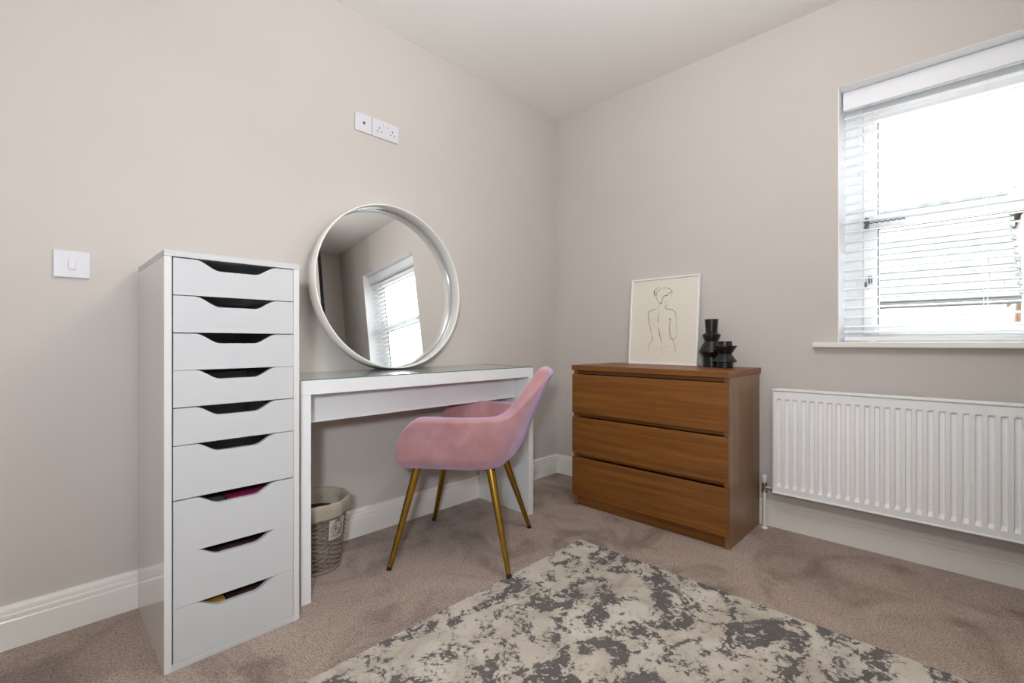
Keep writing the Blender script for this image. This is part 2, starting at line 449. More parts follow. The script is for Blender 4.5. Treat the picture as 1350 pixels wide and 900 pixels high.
# ================================================================ BLIND
bl = thing('venetian_blind', 'white venetian blind with open slats hanging in the window', 'blind', (2.66, -.055, 2.065))
by0, by1 = WY0 + .008, WY1 - .008
obj('valance', box(2.636, 2.645, by0, by1, 1.998, 2.0835, .002), 'valance', bl)
obj('head_rail', box(2.647, 2.698, by0 + .004, by1 - .004, 2.040, 2.080, .002), 'valance', bl)
def slat_bm():
    bm = bm_new(); L2 = (by1 - by0) / 2 - .004; n = 6; w2 = .025; tt = .0017
    up, dn = [], []
    for i in range(n + 1):
        a = -w2 + 2 * w2 * i / n; z = .0028 * (1 - (a / w2) ** 2)
        up.append((a, z + tt)); dn.append((a, z - tt))
    add_prism(bm, up + dn[::-1], -L2, L2, lambda u, v, c: (u, c, v))
    return bm
s0 = obj('slat', slat_bm(), 'slat', bl, world=False)
zs = [.9655] + [.9895 + .0444 * k for k in range(24)]
for k, z in enumerate(zs):
    s = s0 if k == 0 else s0.copy()
    if k: C.objects.link(s)
    s.location = Vector((2.672, -.055, z)) - bl.location
    s.rotation_euler = (random.uniform(-.0006, .0006), math.radians(-7.0 + random.uniform(-.6, .6)), 0)
obj('bottom_rail', box(2.646, 2.698, by0 + .004, by1 - .004, .922, .941, .004), 'valance', bl)
for y in (.29, -.075, -.43):
    bm = bm_new()
    for x in (2.6455, 2.6985): add_tube(bm, (x, y, .943), (x, y, 2.04), .0007, n=5)
    add_tube(bm, (2.6715, y + .012, .943), (2.6715, y + .012, 2.04), .0009, n=5)
    for z in zs: add_tube(bm, (2.6455, y, z - .004), (2.6985, y, z - .004), .0006, n=4)
    lc = obj('ladder_cord', bm, 'cord', bl)
    obj('cord_plug', box(2.644, 2.662, y - .012, y + .012, .918, .925, .002), 'cord', lc)
for dy, zb in ((0, 1.20), (.010, 1.165)):
    bm = bm_new(); add_tube(bm, (2.640, .345 - dy, zb), (2.640, .345 - dy, 1.99), .0009, n=5)
    pc = obj('pull_cord', bm, 'cord', bl)
    bm = bm_new(); add_lathe(bm, [(0, .03), (.0025, .03), (.006, 0), (0, 0)], 12, (2.640, .345 - dy, zb - .028))
    obj('cord_tassel', bm, 'cord', pc, smooth=True, auto=40)

# ================================================================ RADIATOR
rd = thing('radiator', 'white panel radiator with vertical flutes on the wall below the window', 'radiator', (2.53, -.045, .19))
RY1, RY0, RZ0, RZ1, RX = .655, -.785, .192, .692, 2.474
def rad_front():
    bm = bm_new(); pitch = .0336
    n = int((RY1 - RY0 - .03) / pitch); y = RY1 - .016
    ys = [(RY1 - .004, 0)]
    for i in range(n):
        a = y - i * pitch - .002
        ys += [(a, 0), (a - .003, 1), (a - .0165, 1), (a - .0205, 0)]
    ys += [(RY0 + .004, 0)]
    zs_ = [(RZ0 + .006, 0), (RZ0 + .032, 0), (RZ0 + .050, 1), (RZ1 - .053, 1), (RZ1 - .046, 0), (RZ1 - .012, 0)]
    g = [[bm.verts.new((RX + .009 * (a * b), yy, zz)) for zz, b in zs_] for yy, a in ys]
    for i in range(len(ys) - 1):
        for j in range(len(zs_) - 1):
            bm.faces.new((g[i][j], g[i + 1][j], g[i + 1][j + 1], g[i][j + 1]))
    # returned edges so the panel has thickness
    bx_ = RX + .016
    ring = [g[i][0] for i in range(len(ys))] + [g[-1][j] for j in range(1, len(zs_))] + [g[i][-1] for i in range(len(ys) - 2, -1, -1)] + [g[0][j] for j in range(len(zs_) - 2, 0, -1)]
    back = [bm.verts.new((bx_, v.co.y, v.co.z)) for v in ring]
    for i in range(len(ring)):
        j = (i + 1) % len(ring); bm.faces.new((ring[i], ring[j], back[j], back[i]))
    bm.faces.new(back)
    return bm
obj('front_panel', rad_front(), 'rad', rd)
obj('rear_panel', box(2.500, 2.514, RY0 + .006, RY1 - .006, RZ0 + .01, RZ1 - .014, .003), 'rad', rd)
for y0, y1 in ((RY1 - .002, RY1), (RY0, RY0 + .002)):
    obj('side_panel', box(RX - .002, 2.535, y0 - (0.0), y1, RZ0, RZ1, 0), 'rad', rd)
bm = bm_new(); add_box(bm, RX - .003, RX + .004, RY0, RY1, RZ0 - .001, RZ0 + .006, .001); obj('bottom_lip', bm, 'rad', rd)
bm = bm_new()
add_box(bm, RX - .002, RX + .008, RY0 + .002, RY1 - .002, RZ1 - .008, RZ1, .002); add_box(bm, 2.527, 2.535, RY0 + .002, RY1 - .002, RZ1 - .008, RZ1, .002)
k = 0; y = RY1 - .01
while y > RY0 + .02:
    add_box(bm, RX + .008, 2.527, y - .004, y, RZ1 - .005, RZ1 - .001); y -= .0115; k += 1
obj('top_grille', bm, 'rad', rd)
for y in (.45, -.58):
    obj('wall_bracket', box(2.514, XW - .001, y - .02, y + .02, .25, .62), 'rad', rd)
vy = .700; vx = 2.512
bm = bm_new(); add_tube(bm, (vx, vy, .178), (vx, vy, .222), .0105, n=16); add_tube(bm, (vx, vy, .2), (vx, .650, .2), .0085, n=16)
add_tube(bm, (vx, .672, .2), (vx, .660, .2), .013, n=6); add_tube(bm, (vx, vy, .176), (vx, vy, .186), .013, n=6)
vb = obj('valve', bm, 'chrome', rd, smooth=True, auto=35)
bm = bm_new(); add_lathe(bm, [(0, 0), (.011, 0), (.0135, .006), (.0145, .034), (.0125, .041), (0, .042)], 20, (vx, vy, .222)); obj('valve_cap', bm, 'plastic', vb, smooth=True, auto=35)
bm = bm_new(); add_tube(bm, (vx, vy, 0), (vx, vy, .178), .0085, n=16); obj('feed_pipe', bm, 'trim', rd, smooth=True, auto=35)
bm = bm_new(); add_lathe(bm, [(.0086, 0), (.017, 0), (.015, .005), (.0086, .006)], 20, (vx, vy, .0)); obj('pipe_collar', bm, 'trim', rd, smooth=True, auto=35)

# ================================================================ SWITCH AND SOCKETS
def plate(x0, x1, z0, z1, nm, parent):
    return obj(nm, box(x0, x1, YB - .009, YB - .0003, z0, z1, .003, 2), 'plastic', parent)
sw = thing('light_switch', 'white single rocker light switch on the wall left of the drawer tower', 'switch', (.0805, YB, 1.168))
plate(.0375, .1235, 1.125, 1.211, 'face_plate', sw)
bm = box(.072, .089, YB - .013, YB - .008, 1.152, 1.183, .001); obj('rocker', bm, 'plastic', sw)
for x in (.048, .113):
    bm = bm_new(); add_tube(bm, (x, YB - .0098, 1.168), (x, YB - .0085, 1.168), .0028, n=10)
    obj('screw', bm, 'plastic', sw)
tv = thing('aerial_outlet', 'small square white aerial outlet high on the wall, left of the double socket', 'outlet', (1.092, YB, 1.963))
plate(1.048, 1.134, 1.92, 2.006, 'face_plate', tv)
bm = bm_new(); add_lathe(bm, [(.010, 0), (.009, .004), (.0065, .005), (.006, .001)], 20, (1.091, YB - .009, 1.963), 'y'); ox = obj('coaxial_port', bm, 'plastic', tv, smooth=True, auto=30)
bm = bm_new(); add_tube(bm, (1.091, YB - .0105, 1.963), (1.091, YB - .0088, 1.963), .0062, n=16); obj('port_hole', bm, 'hole', ox)
ds = thing('double_socket', 'white double plug socket high on the wall above the round mirror', 'socket', (1.21, YB, 1.963))
plate(1.137, 1.283, 1.92, 2.006, 'face_plate', ds)
for cx_ in (1.174, 1.246):
    bm = bm_new()
    add_box(bm, cx_ - .002, cx_ + .002, YB - .0096, YB - .0088, 1.963, 1.972)
    add_box(bm, cx_ - .0145, cx_ - .0080, YB - .0096, YB - .0088, 1.948, 1.952); add_box(bm, cx_ + .0080, cx_ + .0145, YB - .0096, YB - .0088, 1.948, 1.952)
    obj('socket_holes', bm, 'hole', ds)
for cx_ in (1.199, 1.221):
    obj('rocker', box(cx_ - .0055, cx_ + .0055, YB - .0125, YB - .0085, 1.978, 1.994, .001), 'plastic', ds)

# ================================================================ DRAWER TOWER
tw = thing('drawer_tower', 'tall narrow white nine-drawer tower with scooped finger pulls beside the dressing table', 'drawer unit', (.4265, 1.8, 0))
X0, X1, TY0, TY1, TH = .245, .608, 1.575, 2.038, 1.175
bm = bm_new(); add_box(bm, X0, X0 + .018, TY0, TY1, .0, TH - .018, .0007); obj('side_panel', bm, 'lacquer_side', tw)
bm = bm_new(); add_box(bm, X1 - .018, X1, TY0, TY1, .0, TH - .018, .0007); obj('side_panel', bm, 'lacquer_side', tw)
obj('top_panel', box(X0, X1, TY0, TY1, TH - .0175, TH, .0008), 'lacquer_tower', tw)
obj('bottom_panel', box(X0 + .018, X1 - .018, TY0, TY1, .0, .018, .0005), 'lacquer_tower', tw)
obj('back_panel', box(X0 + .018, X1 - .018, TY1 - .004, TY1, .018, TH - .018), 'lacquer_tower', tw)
xc = (X0 + X1) / 2
def drawer_front(hh):
    hw = (X1 - X0) / 2 - .018 - .0022
    pts = [(-hw, 0), (hw, 0), (hw, hh)]
    dep, a0, a1, n = .0280, .046, .110, 18
    for i in range(n + 1):
        t = i / n; s = t * t * (3 - 2 * t); pts.append((a1 - (a1 - a0) * t, hh - dep * s))
    for i in range(n + 1):
        t = 1 - i / n; s = t * t * (3 - 2 * t); pts.append((-a1 + (a1 - a0) * t, hh - dep * s))
    pts.append((-hw, hh))
    bm = bm_new(); add_prism(bm, pts, 0, .016, lambda a, b, c: (a, c, b)); return bm
def drawer_body(hh):
    bm = bm_new(); hw = (X1 - X0) / 2 - .018 - .012; hb = hh - .032
    add_box(bm, -hw, -hw + .010, .0165, .42, .006, hb); add_box(bm, hw - .010, hw, .0165, .42, .006, hb)
    add_box(bm, -hw + .010, hw - .010, .41, .42, .006, hb); add_box(bm, -hw + .010, hw - .010, .0165, .41, .006, .011)
    return bm
zb = [1.1575, 1.0510, .9450, .8385, .7340, .6276, .4745, .3205, .1700, .0185]
protos = {}
offs = [.0015, .0012, -.0005, .001, -.0008, .0012, .0, .001, .0015]
for k in range(9):
    top = zb[k] - .003; bot = zb[k + 1] + .0004
    kind = 0 if k < 5 else 1
    hh = .1035 if kind == 0 else .1505
    if kind not in protos:
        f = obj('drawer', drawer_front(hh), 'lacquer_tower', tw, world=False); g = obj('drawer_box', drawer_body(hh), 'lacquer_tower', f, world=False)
        protos[kind] = (f, g)
    else:
        f0, g0 = protos[kind]; f = f0.copy(); C.objects.link(f); g = g0.copy(); C.objects.link(g); g.parent = f
    f.location = Vector((xc + .0013, TY0 + .0015 + offs[k], bot)) - tw.location
    f.rotation_euler = (0, 0, 0)
# things glimpsed through the finger pulls
def lumpy(x0, x1, y0, y1, z0, z1, seed, amp=.006):
    bm = box(x0, x1, y0, y1, z0, z1); bmesh.ops.subdivide_edges(bm, edges=bm.edges[:], cuts=6, use_grid_fill=True)
    rr = random.Random(seed)
    for v in bm.verts:
        if v.co.z > z0 + .01: v.co += Vector((rr.uniform(-amp, amp) * .4, rr.uniform(-amp, amp) * .4, rr.uniform(-amp, amp)))
    return bm
o = obj('folded_cloth', lumpy(.42, .54, 1.62, 1.86, .338, .436, 1), 'magenta', smooth=True); tag(o, 'magenta cloth glimpsed through the pull of the seventh drawer down', 'cloth')
o = obj('foil_packet', lumpy(.345, .412, 1.61, 1.80, .338, .430, 2, .004), 'silver_pack', smooth=True); tag(o, 'silvery packet beside the magenta cloth in the seventh drawer down', 'packet')
o = obj('leather_pouch', lumpy(.34, .54, 1.62, 1.86, .1835, .282, 3), 'brown', smooth=True); tag(o, 'dark brown pouch glimpsed in the second drawer from the bottom', 'pouch')
o = obj('yellow_carton', box(.315, .405, 1.62, 1.82, .0325, .134, .001), 'ochre'); tag(o, 'ochre yellow box glimpsed in the bottom drawer, left side', 'box')
o = obj('brown_bag', lumpy(.415, .54, 1.62, 1.84, .0325, .128, 4), 'brown', smooth=True); tag(o, 'dark brown bag beside the ochre box in the bottom drawer', 'bag')

# ================================================================ DRESSING TABLE
dt = thing('dressing_table', 'white dressing table with glass topped surface and one wide drawer against the wall', 'table', (1.247, 1.85, 0))
DX0, DX1, DY0, DT = .640, 1.854, 1.644, .7825
obj('table_top', box(DX0, DX1, DY0, 2.055, .732, DT, .0008), 'lacquer', dt)
gl = obj('glass_sheet', box(DX0 + .001, DX1 - .001, DY0 + .001, 2.054, DT + .0002, DT + .0042), 'desk_glass', dt); 
bm = bm_new(); add_box(bm, DX0 + .001, DX1 - .001, DY0 + .0004, DY0 + .0010, DT + .0002, DT + .0042); add_box(bm, DX1 - .001, DX1 - .0004, DY0 + .001, 2.054, DT + .0002, DT + .0042)
obj('glass_edge', bm, 'desk_glass_edge', gl)
obj('side_panel', box(DX0, DX0 + .035, DY0, 2.038, 0, .7315, .0008), 'lacquer', dt)
obj('side_panel', box(DX1 - .035, DX1, DY0, 2.038, 0, .7315, .0008), 'lacquer', dt)
dr = obj('drawer', box(DX0 + .037, DX1 - .037, 1.741, 1.757, .617, .7295, .0006), 'lacquer', dt)
bm = bm_new(); add_box(bm, DX0 + .05, DX1 - .05, 1.7575, 2.0, .625, .633); add_box(bm, DX0 + .05, DX0 + .06, 1.7575, 2.0, .633, .70); add_box(bm, DX1 - .06, DX1 - .05, 1.7575, 2.0, .633, .70)
obj('drawer_box', bm, 'lacquer', dr)
obj('back_rail', box(DX0 + .035, DX1 - .035, 2.020, 2.038, .60, .7315), 'lacquer', dt)

# ================================================================ MIRROR
yaw, th = .0148, .0862
n_ = Vector((math.sin(yaw) * math.cos(th), -math.cos(yaw) * math.cos(th), math.sin(th)))
u_ = Vector((math.cos(yaw), math.sin(yaw), 0)); v_ = u_.cross(-n_)
rotm = Matrix((u_, -n_, v_)).transposed()
MR, MT = .3955, .068
mc = Vector((1.2081, 2.019, DT + .0045 + MR * v_.z + .0002))
mi = thing('round_mirror', 'large round mirror in a deep white frame leaning on the dressing table', 'mirror', mc, rotm.to_euler())
bm = bm_new()
prof = [(MR - .006, 0.0), (MR - .0015, 0), (MR, .0015), (MR, MT - .002), (MR - .002, MT), (MR - .0045, MT), (MR - .0065, MT - .002), (MR - .0075, .0065), (MR - .006, .0)]
add_lathe(bm, prof, 128, (0, 0, 0), 'y'); bmesh.ops.remove_doubles(bm, verts=bm.verts[:], dist=1e-6)
obj('frame_ring', bm, 'mirror_frame', mi, smooth=True, auto=50, world=False)
bm = bm_new(); add_lathe(bm, [(0, .0062), (MR - .0092, .0062), (MR - .0092, .0022), (0, .0022)], 128, (0, 0, 0), 'y')
obj('mirror_glass', bm, 'mirror', mi, world=False)
bm = bm_new(); add_lathe(bm, [(0, .0020), (MR - .0066, .0020), (MR - .0066, .0002), (0, .0002)], 96, (0, 0, 0), 'y')
obj('backing_board', bm, 'hole', mi, world=False)

# ================================================================ ARMCHAIR
ch = thing('armchair', 'pink velvet tub chair with brass legs drawn up to the dressing table', 'chair', (1.346, 1.595, 0), (0, 0, math.radians(34.2)))
def sstep(a, b, x):
    t = max(0, min(1, (x - a) / (b - a))); return t * t * (3 - 2 * t)
def shell():
    bm = bm_new()
    Wd, PF, PB, CR = .238, .232, -.205, .165
    segs = [PF - (PB + CR), CR * PI / 2, Wd - CR]
    half = sum(segs)
    def path(s):      # s 0 at back centre, up to half at arm front
        if s < segs[2]: return s, PB, 0.0
        s -= segs[2]
        if s < segs[1]:
            a = s / CR; return Wd - CR + CR * math.sin(a), PB + CR - CR * math.cos(a), a / (PI / 2)
        s -= segs[1]
        return Wd, PB + CR + s, 1.0
    NU, NV = 40, 12
    rows = []
    for iu in range(-NU, NU + 1):
        sgn = -1 if iu < 0 else 1
        s = abs(iu) / NU * half
        x, p, side = path(s)
        back = 1 - sstep(.55, 1.25, side if p < PB + CR + 1e-6 and side < 1 else 1 + (p - PB - CR) / .16)
        back = 1 - sstep(.06, .24, s)
        fr = sstep(PF - .16, PF, p)
        zr = .620 + (.808 - .620) * sstep(0, 1, back) * (1 - .05 * (s / half))
        d = max(0, PF - p)
        if d < .13: zr -= .13 * (1 - math.sqrt(max(0, 1 - ((.13 - d) / .13) ** 2)))
        col = []
        for iv in range(NV + 1):
            t = iv / NV; z = .418 + (zr - .418) * t
            dz = z - .418
            q = p; xx = x
            lean = .40 * (1 - sstep(.35, 1.0, s / (segs[2] + segs[1])))*1.0 + .0
            q -= lean * dz * (0.85 + .5 * dz)
            xx += (.16 * dz if side > 0 else 0) * min(1, s / .12) * (1 if side >= 1 else .4 + .6 * side)
            xx *= 1 - .20 * (1 - side) * sstep(.1, .4, dz)
            q -= .16 * dz * fr
            inn = .050 * (1 - min(1, dz / .045)) ** 2       # tucks under at the bottom
            L = math.hypot(xx, q) or 1
            xx -= inn * (xx / L if side > 0 else xx / L); q -= inn * (q / L)
            col.append(bm.verts.new((sgn * xx, q, z)))
        rows.append(col)
    for a, b in zip(rows, rows[1:]):
        for j in range(NV): bm.faces.new((a[j], b[j], b[j + 1], a[j + 1]))
    return bm
sh = obj('tub_shell', shell(), 'velvet', ch, smooth=True, world=False)
md = sh.modifiers.new('thick', 'SOLIDIFY'); md.thickness = .056; md.offset = 0; md.use_even_offset = False
md = sh.modifiers.new('round', 'SUBSURF'); md.levels = 2; md.render_levels = 2
def pad(x0, p0, p1, z0, z1, r, dome, seed=None):
    """rounded rectangular pad, x half width x0, front p1, back p0"""
    bm = bm_new(); n = 10; out = []
    cs = [(x0 - r, p1 - r, 0), (-(x0 - r), p1 - r, 90), (-(x0 - r), p0 + r, 180), (x0 - r, p0 + r, 270)]
    for cx_, cy_, a0 in cs:
        for i in range(n + 1):
            a = math.radians(a0 + 90 * i / n); out.append((cx_, cy_, math.cos(a), math.sin(a)))
    lv = [(.75, 0, 1), (.96, 0, 1), (1.0, .25, 1), (1.0, .75, 1), (.965, .98, 1), (.8, 1.0, 1), (.5, 1.0, 1), (.2, 1.0, 1)]
    rings = []
    for f, zt, _ in lv:
        ring = []
        for cx_, cy_, ca, sa in out:
            X = (cx_ + r * ca) * f; Y = (cy_ + r * sa - (p0 + p1) / 2) * f + (p0 + p1) / 2
            Z = z0 + (z1 - z0) * zt + (dome * (1 - f) if zt > .9 else 0)
            ring.append(bm.verts.new((X, Y, Z)))
        rings.append(ring)
    m_ = len(out)
    for a, b in zip(rings, rings[1:]):
        for i in range(m_):
            j = (i + 1) % m_; bm.faces.new((a[i], a[j], b[j], b[i]))
    bm.faces.new(rings[0][::-1]); bm.faces.new(rings[-1])
    return bm
o = obj('seat_base', pad(.232, -.205, .236, .408, .462, .12, 0), 'velvet', ch, smooth=True, world=False)
o = obj('seat_cushion', pad(.205, -.175, .245, .458, .508, .08, .03), 'velvet', ch, smooth=True, world=False)
for tx, ty, fx, fy in ((-.170, .155, -.262, .249), (-.170, -.145, -.260, -.245), (.170, .135, .266, .247), (.170, -.118, .257, -.251)):
    top = Vector((tx, ty, .425)); ft = Vector((fx, fy, 0)); d = (top - ft).normalized()
    if ty < -.14: ft = ft + d * .0105
    bm = bm_new(); add_tube(bm, ft + d * .012, top, .0095, .0185, n=24)
    l = obj('leg', bm, 'brass', ch, smooth=True, auto=40, world=False)
    bm = bm_new(); add_tube(bm, ft + Vector((0, 0, .001)), ft + d * .014, .0105, .0102, n=20); obj('foot_cap', bm, 'rubber', l, smooth=True, auto=40, world=False)
obj('mount_plate', box(-.19, .19, -.17, .18, .398, .412, .004), 'rubber', ch, world=False)

# ================================================================ CHEST OF DRAWERS
cd = thing('chest_of_drawers', 'oak veneer chest of three wide drawers standing in the corner', 'chest of drawers', (2.33, 1.157, 0))
CX0, CY0, CY1, CT = 2.111, .733, 1.580, .787
obj('top_panel', box(CX0 - .002, XW - .002, CY0 - .001, CY1 + .002, CT - .027, CT, .001), 'oak', cd)
for a, b in ((CY0, CY0 + .024), (CY1 - .024, CY1)):
    obj('side_panel', box(CX0 + .018, XW - .020, a, b, 0, CT - .0275, .0008), 'oak_side', cd)
obj('back_panel', box(XW - .030, XW - .022, CY0 + .024, CY1 - .024, .05, CT - .028), 'oak', cd)
obj('plinth', box(CX0 + .030, CX0 + .048, CY0 + .024, CY1 - .024, 0, .070), 'oak', cd)
for z0, z1 in ((.520, .737), (.297, .497), (.060, .272)):
    f = obj('drawer', box(CX0, CX0 + .017, CY0 + .001, CY1 - .001, z0, z1, .0008), 'oak', cd)
    bm = bm_new(); a, b = CY0 + .030, CY1 - .030
    add_box(bm, CX0 + .0175, CX0 + .030, a, b, z0 + .01, z1 - .022)
    add_box(bm, CX0 + .030, XW - .06, a, a + .012, z0 + .01, z1 - .03); add_box(bm, CX0 + .030, XW - .06, b - .012, b, z0 + .01, z1 - .03)
    add_box(bm, CX0 + .030, XW - .06, a + .012, b - .012, z0 + .01, z0 + .018); add_box(bm, XW - .07, XW - .06, a + .012, b - .012, z0 + .018, z1 - .03)
    obj('drawer_box', bm, 'oak', f)
bm = bm_new()
for z in (.740, .500, .275): add_box(bm, CX0 + .032, CX0 + .042, CY0 + .024, CY1 - .024, z, z + .02 if z < .7 else CT - .028)
obj('cross_rail', bm, 'oak', cd)

# ================================================================ FRAMED PRINT
FWd, FH, FT = .417, .507, .020
lean = math.atan2(.040, .498)
fp = thing('framed_print', 'white framed line drawing of a woman seen from behind, leaning on the oak chest', 'picture', (2.500, 1.241, CT + .0005), (0, lean, math.radians(0)))
# local: x out of the wall is -x, width along y, height along z
hw = FWd / 2; fr_ = .0085
for y0, y1, z0, z1 in ((-hw, -hw + fr_, 0, FH), (hw - fr_, hw, 0, FH), (-hw + fr_, hw - fr_, 0, fr_), (-hw + fr_, hw - fr_, FH - fr_, FH)):
    obj('frame_bar', box(0, FT, y0, y1, z0, z1, .0006), 'frame', fp, world=False)
pp = obj('print_sheet', box(.007, .010, -hw + fr_, hw - fr_, fr_, FH - fr_), 'paper', fp, world=False)
obj('backing_board', box(.0102, .017, -hw + fr_, hw - fr_, fr_, FH - fr_), 'hole', fp, world=False)
ART=[
(1.3,[(-0.02, 0.4371), (-0.0251, 0.4465), (-0.0371, 0.4497), (-0.0509, 0.4396), (-0.0609, 0.4268), (-0.0593, 0.411), (-0.0517, 0.4014), (-0.0448, 0.4054), (-0.043, 0.421), (-0.0402, 0.4342), (-0.0293, 0.4325), (-0.021, 0.4381)]),
(2.2,[(-0.0555, 0.4354), (-0.0579, 0.4221), (-0.0515, 0.4081)]),
(1.5,[(-0.0132, 0.4433), (0.0053, 0.4449), (0.0239, 0.4425), (0.0426, 0.4313), (0.0512, 0.4206), (0.0432, 0.4146), (0.0306, 0.412), (0.0209, 0.4008), (0.0071, 0.3987), (-0.002, 0.3949), (-0.0071, 0.3828), (-0.008, 0.3695), (-0.0144, 0.3544), (-0.024, 0.3594), (-0.0363, 0.3735), (-0.0441, 0.3897), (-0.0485, 0.4034)]),
(2.6,[(-0.0192, 0.3569), (-0.0144, 0.3535), (-0.01, 0.3608)]),
(2.2,[(0.0071, 0.4005), (0.0155, 0.3981), (0.0218, 0.403)]),
(0.5,[(0.05, 0.4163), (0.0492, 0.401), (0.0465, 0.3881)]),
(0.6,[(-0.0189, 0.3502), (-0.0279, 0.3396), (-0.0417, 0.3291)]),
(0.6,[(0.0107, 0.3662), (0.0158, 0.3549), (0.0207, 0.348), (0.03, 0.3431)]),
(1.5,[(0.0231, 0.3434), (0.0149, 0.3417), (0.012, 0.333), (0.017, 0.324), (0.0286, 0.3203), (0.0469, 0.3172), (0.0653, 0.3085), (0.0747, 0.2951), (0.0781, 0.2777), (0.0798, 0.256)]),
(1.5,[(-0.0416, 0.3269), (-0.0557, 0.3231), (-0.0747, 0.3173), (-0.0888, 0.3067), (-0.0919, 0.2887), (-0.089, 0.2661), (-0.0853, 0.2479), (-0.0779, 0.2208), (-0.0705, 0.1938), (-0.0664, 0.1758)]),
(1.6,[(-0.0661, 0.1684), (-0.0597, 0.1498), (-0.0655, 0.1349)]),
(0.8,[(-0.0669, 0.1312), (-0.0775, 0.1163), (-0.0832, 0.0976), (-0.0845, 0.0716)]),
(0.7,[(-0.0232, 0.3193), (-0.026, 0.2935), (-0.0283, 0.2714), (-0.0277, 0.2381)]),
(1.7,[(-0.0286, 0.2788), (-0.029, 0.2492)]),
(1.7,[(-0.0228, 0.2122), (-0.0177, 0.1826), (-0.0112, 0.1569), (-0.0006, 0.1239)]),
(0.5,[(0.0003, 0.102), (-0.0004, 0.0802), (0.0043, 0.0584)]),
(1.6,[(0.0444, 0.2652), (0.0438, 0.2398), (0.0434, 0.2108), (0.0463, 0.1746), (0.0539, 0.1529), (0.0639, 0.1456), (0.0764, 0.1492), (0.087, 0.1634)]),
(3.0,[(0.0436, 0.2652), (0.044, 0.2543)]),
(0.7,[(0.079, 0.2604), (0.0823, 0.2315), (0.0856, 0.2028), (0.0869, 0.167)]),
(0.9,[(0.0593, 0.1493), (0.0697, 0.1313), (0.0779, 0.1098), (0.0844, 0.0742)]),
(0.4,[(-0.0838, 0.2847), (-0.0663, 0.2504), (-0.0534, 0.2277), (-0.0464, 0.2127)]),
(0.4,[(-0.046, 0.2795), (-0.0503, 0.2499)]),
(1.0,[(-0.0308, 0.1003), (-0.0206, 0.0989)]),
(1.0,[(0.018, 0.1015), (0.0279, 0.1023)]),
]

def catmull(P, n=6):
    Q = [P[0]] + list(P) + [P[-1]]; out = []
    for i in range(1, len(Q) - 2):
        p0, p1, p2, p3 = Q[i - 1:i + 3]
        for k in range(n):
            t = k / n
            out.append(tuple(.5 * ((2 * b) + (-a + c) * t + (2 * a - 5 * b + 4 * c - d) * t * t + (-a + 3 * b - 3 * c + d) * t ** 3) for a, b, c, d in zip(p0, p1, p2, p3)))
    out.append(tuple(P[-1])); return out
bm = bm_new()
for wd, pts in ART:
    P = catmull(pts); m_ = len(P); L_, R_ = [], []
    for i, (a, b) in enumerate(P):
        a2, b2 = P[min(i + 1, m_ - 1)]; a1, b1 = P[max(i - 1, 0)]
        dx, dy = a2 - a1, b2 - b1; l = math.hypot(dx, dy) or 1
        hwid = wd * .00095 * (.35 + .65 * math.sin(PI * (i + .6) / (m_ + .2)) ** .6)
        nx_, ny_ = -dy / l * hwid, dx / l * hwid
        L_.append(bm.verts.new((.0066, -(a + nx_), b + ny_))); R_.append(bm.verts.new((.0066, -(a - nx_), b - ny_)))
    for i in range(m_ - 1): bm.faces.new((L_[i], L_[i + 1], R_[i + 1], R_[i]))
obj('ink_drawing', bm, 'ink', pp, world=False)

# ================================================================ VASES
def vase(name, label, x, y, prof):
    bm = bm_new(); inner = [(0, prof[-1][1] - .03), (prof[-1][0] - .006, prof[-1][1] - .03), (prof[-1][0] - .003, prof[-1][1])]
    add_lathe(bm, [(0, 0)] + prof + inner[::-1], 56, (0, 0, 0))
    o = obj(name, bm, 'vase', None, smooth=True, auto=22); o.location = (x, y, CT + .0005)
    return tag(o, label, 'vase', 'black vases on the oak chest')
vase('tall_vase', 'taller black sculptural vase with flared neck beside the framed print', 2.480, .946,
     [(.040, 0), (.042, .002), (.043, .050), (.064, .078), (.064, .083), (.034, .132), (.033, .134), (.045, .164), (.045, .169), (.028, .180), (.0335, .249), (.032, .250)])
vase('short_vase', 'shorter black zigzag vase standing in front of the taller one', 2.405, .852,
     [(.036, 0), (.037, .002), (.038, .028), (.0565, .032), (.0565, .035), (.031, .069), (.031, .072), (.0565, .108), (.0565, .111), (.034, .114), (.034, .133), (.033, .134)])

# ================================================================ WASTE BASKET
bx_, by_ = .795, 1.905
wb = thing('waste_basket', 'grey wicker waste basket with cloth liner under the dressing table', 'basket', (bx_, by_, 0))
def brad(z): return .094 + (.126 - .094) * min(1, z / .27) ** .9
bm = bm_new()
NS = 26
rowsn = 27
for k in range(rowsn):
    z = .012 + k * .0092
    pts = []
    for i in range(NS * 4):
        a = 2 * PI * i / (NS * 4)
        r = brad(z) + .0034 * math.cos(NS / 2 * a * 2 / 2 + (PI if k % 2 else 0))
        pts.append((bx_ + r * math.cos(a), by_ + r * math.sin(a), z + .0006 * math.sin(7 * a + k)))
    add_path_tube(bm, pts, .0042, 6, closed=True)
wv = obj('wicker_weave', bm, 'wicker', wb, smooth=True); wv['kind'] = 'stuff'
bm = bm_new()
for i in range(NS):
    a = 2 * PI * i / NS
    add_path_tube(bm, [(bx_ + brad(z) * math.cos(a), by_ + brad(z) * math.sin(a), z) for z in (.004, .06, .12, .18, .25)], .0028, 6)
st = obj('stakes', bm, 'wicker', wb, smooth=True); st['kind'] = 'stuff'
bm = bm_new()
for zz, rr in ((.007, .098),):
    pts = [(bx_ + rr * math.cos(t * 2 * PI / 72), by_ + rr * math.sin(t * 2 * PI / 72), zz + .0015 * math.sin(t)) for t in range(72)]
    add_path_tube(bm, pts, .0065, 8, closed=True)
obj('base_rim', bm, 'wicker', wb, smooth=True)
